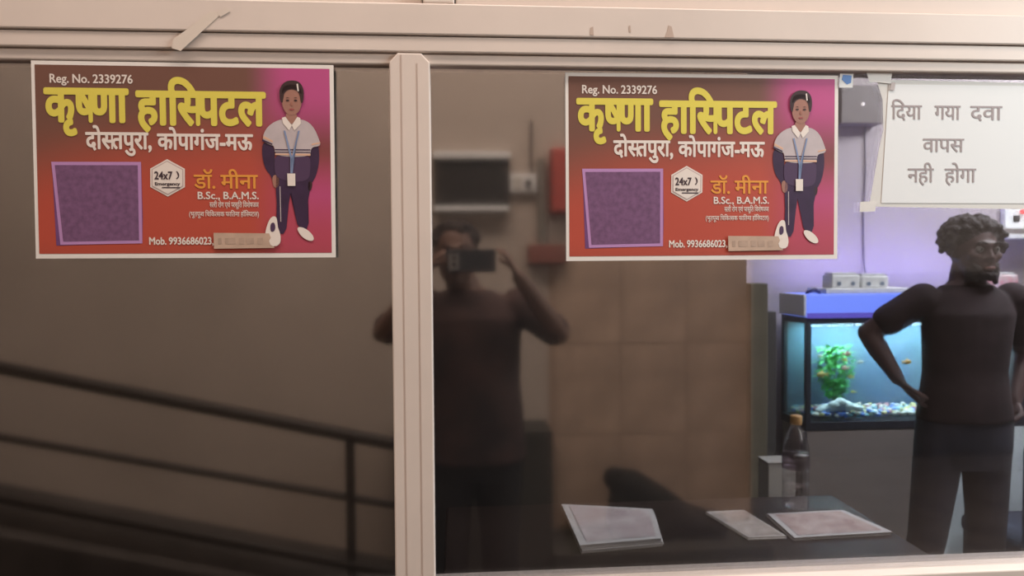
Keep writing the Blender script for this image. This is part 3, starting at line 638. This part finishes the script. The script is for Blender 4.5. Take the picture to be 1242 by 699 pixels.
def head(bm, c, f, s=1.0):
    """c: centre, f: +1 faces +Y, -1 faces -Y"""
    c = Vector(c)
    ball(bm, c + Vector((0, -0.012 * f, 0.025)) * s, s, (0.073, 0.090, 0.088), 24)
    ball(bm, c + Vector((0, 0.022 * f, -0.035)) * s, s, (0.060, 0.062, 0.078), 20)
    ball(bm, c + Vector((0, 0.058 * f, -0.088)) * s, s, (0.026, 0.022, 0.020), 12)     # chin
    ball(bm, c + Vector((0, 0.080 * f, 0.022)) * s, s, (0.046, 0.012, 0.010), 12)      # brow
    chain(bm, [(c + Vector((0, 0.080 * f, 0.012)) * s, 0.007 * s), (c + Vector((0, 0.098 * f, -0.026)) * s, 0.011 * s)], 10)
    for e in (-1, 1):
        ball(bm, c + Vector((e * 0.012, 0.088 * f, -0.030)) * s, 0.008 * s, seg=8)
        ball(bm, c + Vector((e * 0.040, 0.060 * f, -0.018)) * s, s, (0.022, 0.022, 0.020), 12)
        ball(bm, c + Vector((e * 0.074, -0.008 * f, 0.0)) * s, s, (0.009, 0.018, 0.030), 12)  # ear
    ball(bm, c + Vector((0, 0.080 * f, -0.055)) * s, s, (0.024, 0.010, 0.006), 10)
    ball(bm, c + Vector((0, 0.078 * f, -0.065)) * s, s, (0.020, 0.010, 0.007), 10)
def face_parts(c, f, parent, s=1.0):
    c = Vector(c)
    for e in (-1, 1):
        bm = bmesh.new(); ball(bm, c + Vector((e * 0.030, 0.072 * f, 0.006)) * s, 0.0125 * s, seg=14); obj('eye', bm, EYE_W, parent, True)
        bm = bmesh.new(); ball(bm, c + Vector((e * 0.030, 0.0815 * f, 0.006)) * s, 0.0058 * s, (1, .6, 1), 10); obj('iris', bm, BLACK, parent, True)
        bm = bmesh.new(); chain(bm, [(c + Vector((e * 0.014, 0.090 * f, 0.026)) * s, 0.003), (c + Vector((e * 0.032, 0.088 * f, 0.031)) * s, 0.0035), (c + Vector((e * 0.048, 0.078 * f, 0.025)) * s, 0.0025)], 8); obj('eyebrow', bm, HAIR, parent, True)
    bm = bmesh.new(); ball(bm, c + Vector((0, 0.0865 * f, -0.060)) * s, s, (0.021, 0.006, 0.006), 12); obj('lips', bm, LIPS, parent, True)
EYE_W = mat('eye_white', (0.25, 0.22, 0.20), 0.3); HAIR = mat('black_hair', (0.030, 0.020, 0.018), 0.7, bump=0.8, bscale=120); LIPS = mat('lips', (0.16, 0.06, 0.05), 0.5)
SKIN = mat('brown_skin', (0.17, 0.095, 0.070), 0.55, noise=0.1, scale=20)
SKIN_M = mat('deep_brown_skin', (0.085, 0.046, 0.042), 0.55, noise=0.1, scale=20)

# --- the man behind the glass, facing the window (-Y), hands on hips
mx, my = 1.845, 1.35
man = empty('person', (0, 0, 0)); tag(man, 'curly-haired man in dark T-shirt and jeans standing before the aquarium, hand on hip', 'person')
hc = (mx + 0.02, my - 0.01, 1.535)
SHR, SHL = (mx - 0.155, my + 0.01, 1.365), (mx + 0.185, my + 0.01, 1.365)
ELR, WRR = (1.535, my + 0.10, 1.235), (1.598, my + 0.01, 1.075)
ELL, WRL = (2.155, my + 0.10, 1.15), (2.055, my + 0.02, 0.985)
HPR, HPL = (mx - 0.085, my, 0.90), (mx + 0.085, my, 0.90)
KNR, KNL = (mx - 0.150, my - 0.02, 0.50), (mx + 0.075, my - 0.02, 0.50)
ANR, ANL = (mx - 0.22, my + 0.03, 0.09), (mx + 0.075, my + 0.03, 0.09)
bm = bmesh.new()
head(bm, hc, -1)
chain(bm, [((mx + 0.018, my + 0.015, 1.47), 0.056), ((mx + 0.01, my + 0.02, 1.37), 0.060)])
loft(bm, [(mx, my, 0.84, 0.15, 0.10), (mx, my, 0.95, 0.145, 0.10), (mx, my, 1.08, 0.128, 0.090), (mx + .005, my, 1.22, 0.148, 0.100), (mx + .01, my, 1.32, 0.155, 0.10), (mx + .015, my + .01, 1.40, 0.10, 0.07), (mx + 0.018, my + .015, 1.43, 0.06, 0.055)])
for sh, el, wr in ((SHR, ELR, WRR), (SHL, ELL, WRL)):
    chain(bm, [(sh, 0.052), (Vector(sh).lerp(Vector(el), .5), 0.044), (el, 0.037), (Vector(el).lerp(Vector(wr), .35), 0.038), (wr, 0.025)])
hand(bm, WRR, (0.62, -0.12, -0.72), (0.5, 0.6, 0.3), (-0.2, -0.9, -0.1), 0.95, 0.55)
hand(bm, WRL, (-0.55, -0.15, -0.75), (-0.5, 0.6, 0.3), (0.2, -0.9, -0.1), 0.95, 0.55)
for hp, kn, an, s in ((HPR, KNR, ANR, -1), (HPL, KNL, ANL, 1)):
    chain(bm, [(hp, 0.080), (Vector(hp).lerp(Vector(kn), .5), 0.070), (kn, 0.052), (Vector(kn).lerp(Vector(an), .35), 0.052), (an, 0.036)])
    a = Vector(an); chain(bm, [(a + Vector((0, 0.03, -0.05)), 0.036), (a + Vector((s * 0.01, -0.08, -0.055)), 0.034), (a + Vector((s * 0.015, -0.15, -0.062)), 0.026)])
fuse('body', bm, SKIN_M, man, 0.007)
face_parts(hc, -1, man)
bm = bmesh.new()
loft(bm, [(mx, my, 0.925, 0.172, 0.122), (mx, my, 1.00, 0.160, 0.118), (mx, my, 1.10, 0.148, 0.108), (mx + .005, my, 1.22, 0.158, 0.112), (mx + .01, my, 1.31, 0.168, 0.110), (mx + .012, my + .01, 1.375, 0.145, 0.088), (mx + .015, my + .012, 1.415, 0.085, 0.072)])
for sh, el in ((SHR, ELR), (SHL, ELL)):
    a, b = Vector(sh), Vector(el); chain(bm, [(a, 0.058), (a.lerp(b, 0.62), 0.057)])
fuse('shirt', bm, mat('dark_maroon_tshirt', (0.040, 0.024, 0.026), 0.9, noise=0.35, scale=14, bump=0.3, bscale=14), man, 0.008, 5)
bm = bmesh.new()
loft(bm, [(mx, my, 0.76, 0.165, 0.108), (mx, my, 0.84, 0.172, 0.116), (mx, my, 0.93, 0.166, 0.115), (mx, my, 0.985, 0.155, 0.110)])
for hp, kn, an in ((HPR, KNR, ANR), (HPL, KNL, ANL)):
    a, b, c = Vector(hp), Vector(kn), Vector(an)
    chain(bm, [(a, 0.088), (a.lerp(b, .5), 0.076), (b, 0.064), (b.lerp(c, .4), 0.060), (c + Vector((0, 0, 0.02)), 0.060)])
fuse('jeans', bm, mat('dark_denim', (0.040, 0.036, 0.048), 0.9, noise=0.45, scale=9, bump=0.4, bscale=16), man, 0.008, 5)
for an, s in ((ANR, -1), (ANL, 1)):
    a = Vector(an); bm = bmesh.new(); chain(bm, [(a + Vector((0, 0.035, -0.048)), 0.042), (a + Vector((s * 0.01, -0.08, -0.052)), 0.038), (a + Vector((s * 0.015, -0.16, -0.058)), 0.030)])
    fuse('shoe', bm, BLACK, man, 0.008, 4)
# curly hair
bm = bmesh.new(); H = Vector(hc)
ball(bm, H + Vector((0, 0.022, 0.050)), 1, (0.086, 0.092, 0.074), 20)
for k in range(420):
    u, v = random.uniform(0, 2 * PI), random.uniform(-0.3, 1)
    d = Vector((math.cos(u) * math.sqrt(1 - v * v), math.sin(u) * math.sqrt(1 - v * v), v))
    if d.y < -0.45 and d.z < 0.42: continue
    p = H + Vector((0.0, 0.018, 0.040)) + Vector((d.x * 0.094, d.y * 0.094, d.z * 0.086)) * random.uniform(0.93, 1.08)
    ball(bm, p, random.uniform(0.009, 0.015), seg=8)
for k in range(60):
    e = random.choice((-1, 1)); ball(bm, H + Vector((e * random.uniform(0.078, 0.100), random.uniform(-0.03, 0.06), random.uniform(-0.005, 0.07))), random.uniform(0.008, 0.014), seg=8)
fuse('curly_hair', bm, HAIR, man, 0.0045, 1)
bm = bmesh.new()
for k in range(90):
    a = random.uniform(-1.25, 1.25); z = random.uniform(-0.112, -0.045)
    if abs(a) < 0.45 and z > -0.078: continue
    ball(bm, H + Vector((math.sin(a) * 0.058, -0.020 - math.cos(a) * 0.062 * (1 if z > -0.09 else 0.9), z)), 0.010, seg=8)
fuse('beard', bm, HAIR, man, 0.005, 2)

# --- the person taking the picture, outside, seen mirrored in the right pane
px_, py_ = 0.065, -1.46
pt = empty('person', (0, 0, 0)); tag(pt, 'person in dark shirt holding up a phone, mirrored in the right pane beside the mullion', 'person')
hc2 = (0.004, -1.43, 1.535)
A1, E1, W1 = (px_ + 0.165, py_, 1.355), (0.365, -1.37, 1.255), (0.215, -1.265, 1.455)
A2, E2, W2 = (px_ - 0.165, py_, 1.355), (-0.245, -1.36, 1.27), (-0.105, -1.265, 1.450)
bm = bmesh.new(); head(bm, hc2, 1)
chain(bm, [((0.015, -1.445, 1.46), 0.055), ((0.05, -1.46, 1.38), 0.060)])
loft(bm, [(px_, py_, 0.84, 0.155, 0.10), (px_, py_, 0.95, 0.15, 0.10), (px_, py_, 1.08, 0.14, 0.095), (px_, py_, 1.22, 0.155, 0.10), (px_, py_, 1.32, 0.16, 0.10), (px_ - .01, py_, 1.39, 0.11, 0.07), (px_ - .03, py_, 1.42, 0.06, 0.055)])
for a, e, w_ in ((A1, E1, W1), (A2, E2, W2)):
    chain(bm, [(a, 0.050), (Vector(a).lerp(Vector(e), .5), 0.044), (e, 0.037), (Vector(e).lerp(Vector(w_), .35), 0.036), (w_, 0.025)])
hand(bm, W1, (-0.45, 0.25, 0.75), (-0.75, 0.25, -0.35), (0.1, -0.9, 0.2), 0.80, 0.45)
hand(bm, W2, (0.45, 0.25, 0.70), (0.75, 0.25, -0.35), (-0.1, -0.9, 0.2), 0.80, 0.35)
for s in (-1, 1):
    chain(bm, [((px_ + s * 0.085, py_, 0.88), 0.082), ((px_ + s * 0.09, py_ + 0.01, 0.50), 0.052), ((px_ + s * 0.09, py_ - 0.01, 0.36), 0.050), ((px_ + s * 0.10, py_ - 0.02, 0.09), 0.036)])
    chain(bm, [((px_ + s * 0.10, py_ - 0.05, 0.04), 0.036), ((px_ + s * 0.11, py_ + 0.07, 0.035), 0.032), ((px_ + s * 0.115, py_ + 0.14, 0.028), 0.025)])
fuse('body', bm, SKIN, pt, 0.006)
face_parts(hc2, 1, pt)
bm = bmesh.new()
loft(bm, [(px_, py_, 0.80, 0.19, 0.125), (px_, py_, 0.95, 0.18, 0.122), (px_, py_, 1.08, 0.168, 0.115), (px_, py_, 1.22, 0.172, 0.115), (px_, py_, 1.31, 0.178, 0.112), (px_ - .005, py_, 1.375, 0.15, 0.088), (px_ - .02, py_, 1.41, 0.085, 0.07)])
for a, e in ((A1, E1), (A2, E2)):
    a, e = Vector(a), Vector(e); chain(bm, [(a, 0.064), (a.lerp(e, 0.85), 0.058)])
fuse('shirt', bm, mat('dark_brown_shirt', (0.085, 0.048, 0.042), 0.9, col2=(0.028, 0.018, 0.018), scale=6, bump=0.4, bscale=12), pt, 0.008, 5)
bm = bmesh.new()
loft(bm, [(px_, py_, 0.74, 0.17, 0.11), (px_, py_, 0.84, 0.178, 0.118), (px_, py_, 0.95, 0.165, 0.112)])
for s in (-1, 1):
    chain(bm, [((px_ + s * 0.085, py_, 0.86), 0.095), ((px_ + s * 0.09, py_ + 0.01, 0.50), 0.070), ((px_ + s * 0.10, py_ - 0.02, 0.10), 0.058)])
fuse('trousers', bm, mat('black_trousers', (0.018, 0.015, 0.015), 0.9), pt, 0.009, 5)
for s in (-1, 1):
    bm = bmesh.new(); chain(bm, [((px_ + s * 0.10, py_ - 0.05, 0.045), 0.042), ((px_ + s * 0.11, py_ + 0.07, 0.04), 0.038), ((px_ + s * 0.115, py_ + 0.15, 0.034), 0.030)]); fuse('shoe', bm, BLACK, pt, 0.009, 4)
bm = bmesh.new(); H = Vector(hc2); ball(bm, H + Vector((0, -0.030, 0.045)), 1, (0.084, 0.094, 0.074), 24)
for k in range(120):
    u, v = random.uniform(0, 2 * PI), random.uniform(0.0, 1); d = Vector((math.cos(u) * math.sqrt(1 - v * v), math.sin(u) * math.sqrt(1 - v * v), v))
    if d.y > 0.5 and d.z < 0.55: continue
    ball(bm, H + Vector((0, -0.018, 0.045)) + Vector((d.x * 0.082, d.y * 0.090, d.z * 0.070)), 0.013, seg=8)
fuse('short_hair', bm, HAIR, pt, 0.006, 4)
# phone
ph = empty('phone', (0.055, -1.228, 1.512)); tag(ph, 'dark phone held up sideways before the face, mirrored in the pane', 'phone')
box('case', -0.080, 0.080, -0.005, 0.0045, -0.038, 0.038, mat('dark_grey_phone', (0.07, 0.075, 0.085), 0.25), ph, 0.003)
box('camera_island', -0.074, -0.040, 0.004, 0.0065, -0.03, 0.022, mat('silver_camera_plate', (0.55, 0.55, 0.56), 0.25, metal=.6), ph, 0.001)
for z in (-0.012, 0.010):
    bm = bmesh.new(); cone(bm, (-0.055, 0.006, z), 0.007, (-0.055, 0.0085, z), 0.0065, 16); obj('camera_lens', bm, BLACK, ph)
box('screen', -0.076, 0.076, -0.0062, -0.0048, -0.034, 0.034, BLACK, ph, 0.0005)

# ================================================================== MIRRORED SIDE OF THE VERANDA
ds = empty('wall_cabinet', (0.08, -2.09, 1.74)); tag(ds, 'dark wall board between pale top and bottom rails, mirrored above the phone', 'board')
box('dark_panel', -0.165, 0.165, -0.01, 0.02, 0.0, 0.245, mat('blackish_board', (0.030, 0.026, 0.024), 0.5), ds, 0.002)
box('top_rail', -0.168, 0.168, -0.01, 0.04, 0.222, 0.252, WHITE_P, ds, 0.003); box('bottom_rail', -0.168, 0.160, -0.01, 0.05, -0.008, 0.016, WHITE_P, ds, 0.003)
sk = empty('wall_socket', (0.307, -2.095, 1.815)); tag(sk, 'white wall socket with dark plug beside the dark board', 'socket')
box('plate', -0.058, 0.058, 0.0, 0.02, 0.0, 0.085, WHITE_P, sk, 0.004)
box('socket_face', -0.045, -0.005, 0.02, 0.024, 0.015, 0.07, mat('socket_face', (0.6, 0.57, 0.52), .4), sk, 0.002)
bm = bmesh.new(); cone(bm, (0.022, 0.02, 0.042), 0.015, (0.022, 0.05, 0.042), 0.012, 14); obj('plug', bm, BLACK, sk)
k2 = tube('socket_cable', [(0.345, -2.09, 2.14), (0.343, -2.09, 2.0), (0.345, -2.088, 1.905)], 0.005, mat('brown_cable', (0.10, 0.07, 0.06), .6)); tag(k2, 'thin brown cable running up from the wall socket', 'cable')
k3 = box('cable_duct', 0.372, 0.405, -2.10, -2.065, 1.52, 1.97, mat('greyish_duct', (0.22, 0.20, 0.17), .7), None, 0.004); tag(k3, 'grey vertical cable duct between socket and red box', 'duct')
rb = empty('red_box', (0.475, -2.09, 1.72)); tag(rb, 'red wall box half hidden by the edge of the right poster', 'box')
box('housing', -0.05, 0.06, -0.008, 0.08, 0.0, 0.285, mat('faded_red_paint', (0.42, 0.06, 0.045), 0.5), rb, 0.008); box('lid', -0.046, 0.056, 0.08, 0.09, 0.01, 0.275, mat('red_lid', (0.46, 0.08, 0.06), 0.5), rb, 0.004)
mb = empty('maroon_box', (0.41, -2.09, 1.50)); tag(mb, 'small maroon wall box below the red box', 'box')
box('housing', -0.085, 0.085, -0.008, 0.04, 0.0, 0.085, mat('maroon_paint', (0.22, 0.07, 0.05), 0.6), mb, 0.004); box('lid', -0.08, 0.08, 0.04, 0.046, 0.006, 0.079, mat('maroon_lid', (0.25, 0.09, 0.07), 0.6), mb, 0.002)

rl = empty('ramp_railing', (-1.0, -1.7, 0)); tag(rl, 'dark steel ramp railing sloping down, mirrored in the left pane', 'railing')
def rz(x, x0, z0, s): return z0 + (x - x0) * s
def rp(o): o.matrix_parent_inverse = Matrix.Translation((1.0, 1.7, 0)); return o
rp(tube('handrail', [(-2.9, -1.7, rz(-2.9, -1.695, 1.128, -0.2235)), (-0.24, -1.7, rz(-0.24, -1.695, 1.128, -0.2235))], 0.025, RAIL, rl))
rp(tube('mid_rail', [(-2.9, -1.7, rz(-2.9, -1.702, 0.867, -0.209)), (-0.24, -1.7, rz(-0.24, -1.702, 0.867, -0.209))], 0.015, RAIL, rl))
rp(tube('lower_rail', [(-2.9, -1.7, rz(-2.9, -1.708, 0.640, -0.235)), (-0.24, -1.7, rz(-0.24, -1.708, 0.640, -0.235))], 0.022, RAIL, rl))
for x in (-0.41, -2.1): rp(tube('post', [(x, -1.7, rz(x, -1.708, 0.50, -0.235)), (x, -1.7, rz(x, -1.695, 1.12, -0.2235))], 0.018, RAIL, rl))
bm = bmesh.new()
q = [(-3.2, 0.0), (-0.1, 0.0), (-0.1, 0.15), (-3.2, 0.88)]
f = bm.faces.new([bm.verts.new((x, -1.62, z)) for x, z in q]); g = bmesh.ops.extrude_face_region(bm, geom=[f])
for v in [e for e in g['geom'] if isinstance(e, bmesh.types.BMVert)]: v.co.y = -2.1
bmesh.ops.recalc_face_normals(bm, faces=bm.faces); struct(obj('floor_ramp', bm, mat('dark_ramp_concrete', (0.07, 0.06, 0.055), 0.9, noise=0.4, scale=6)))
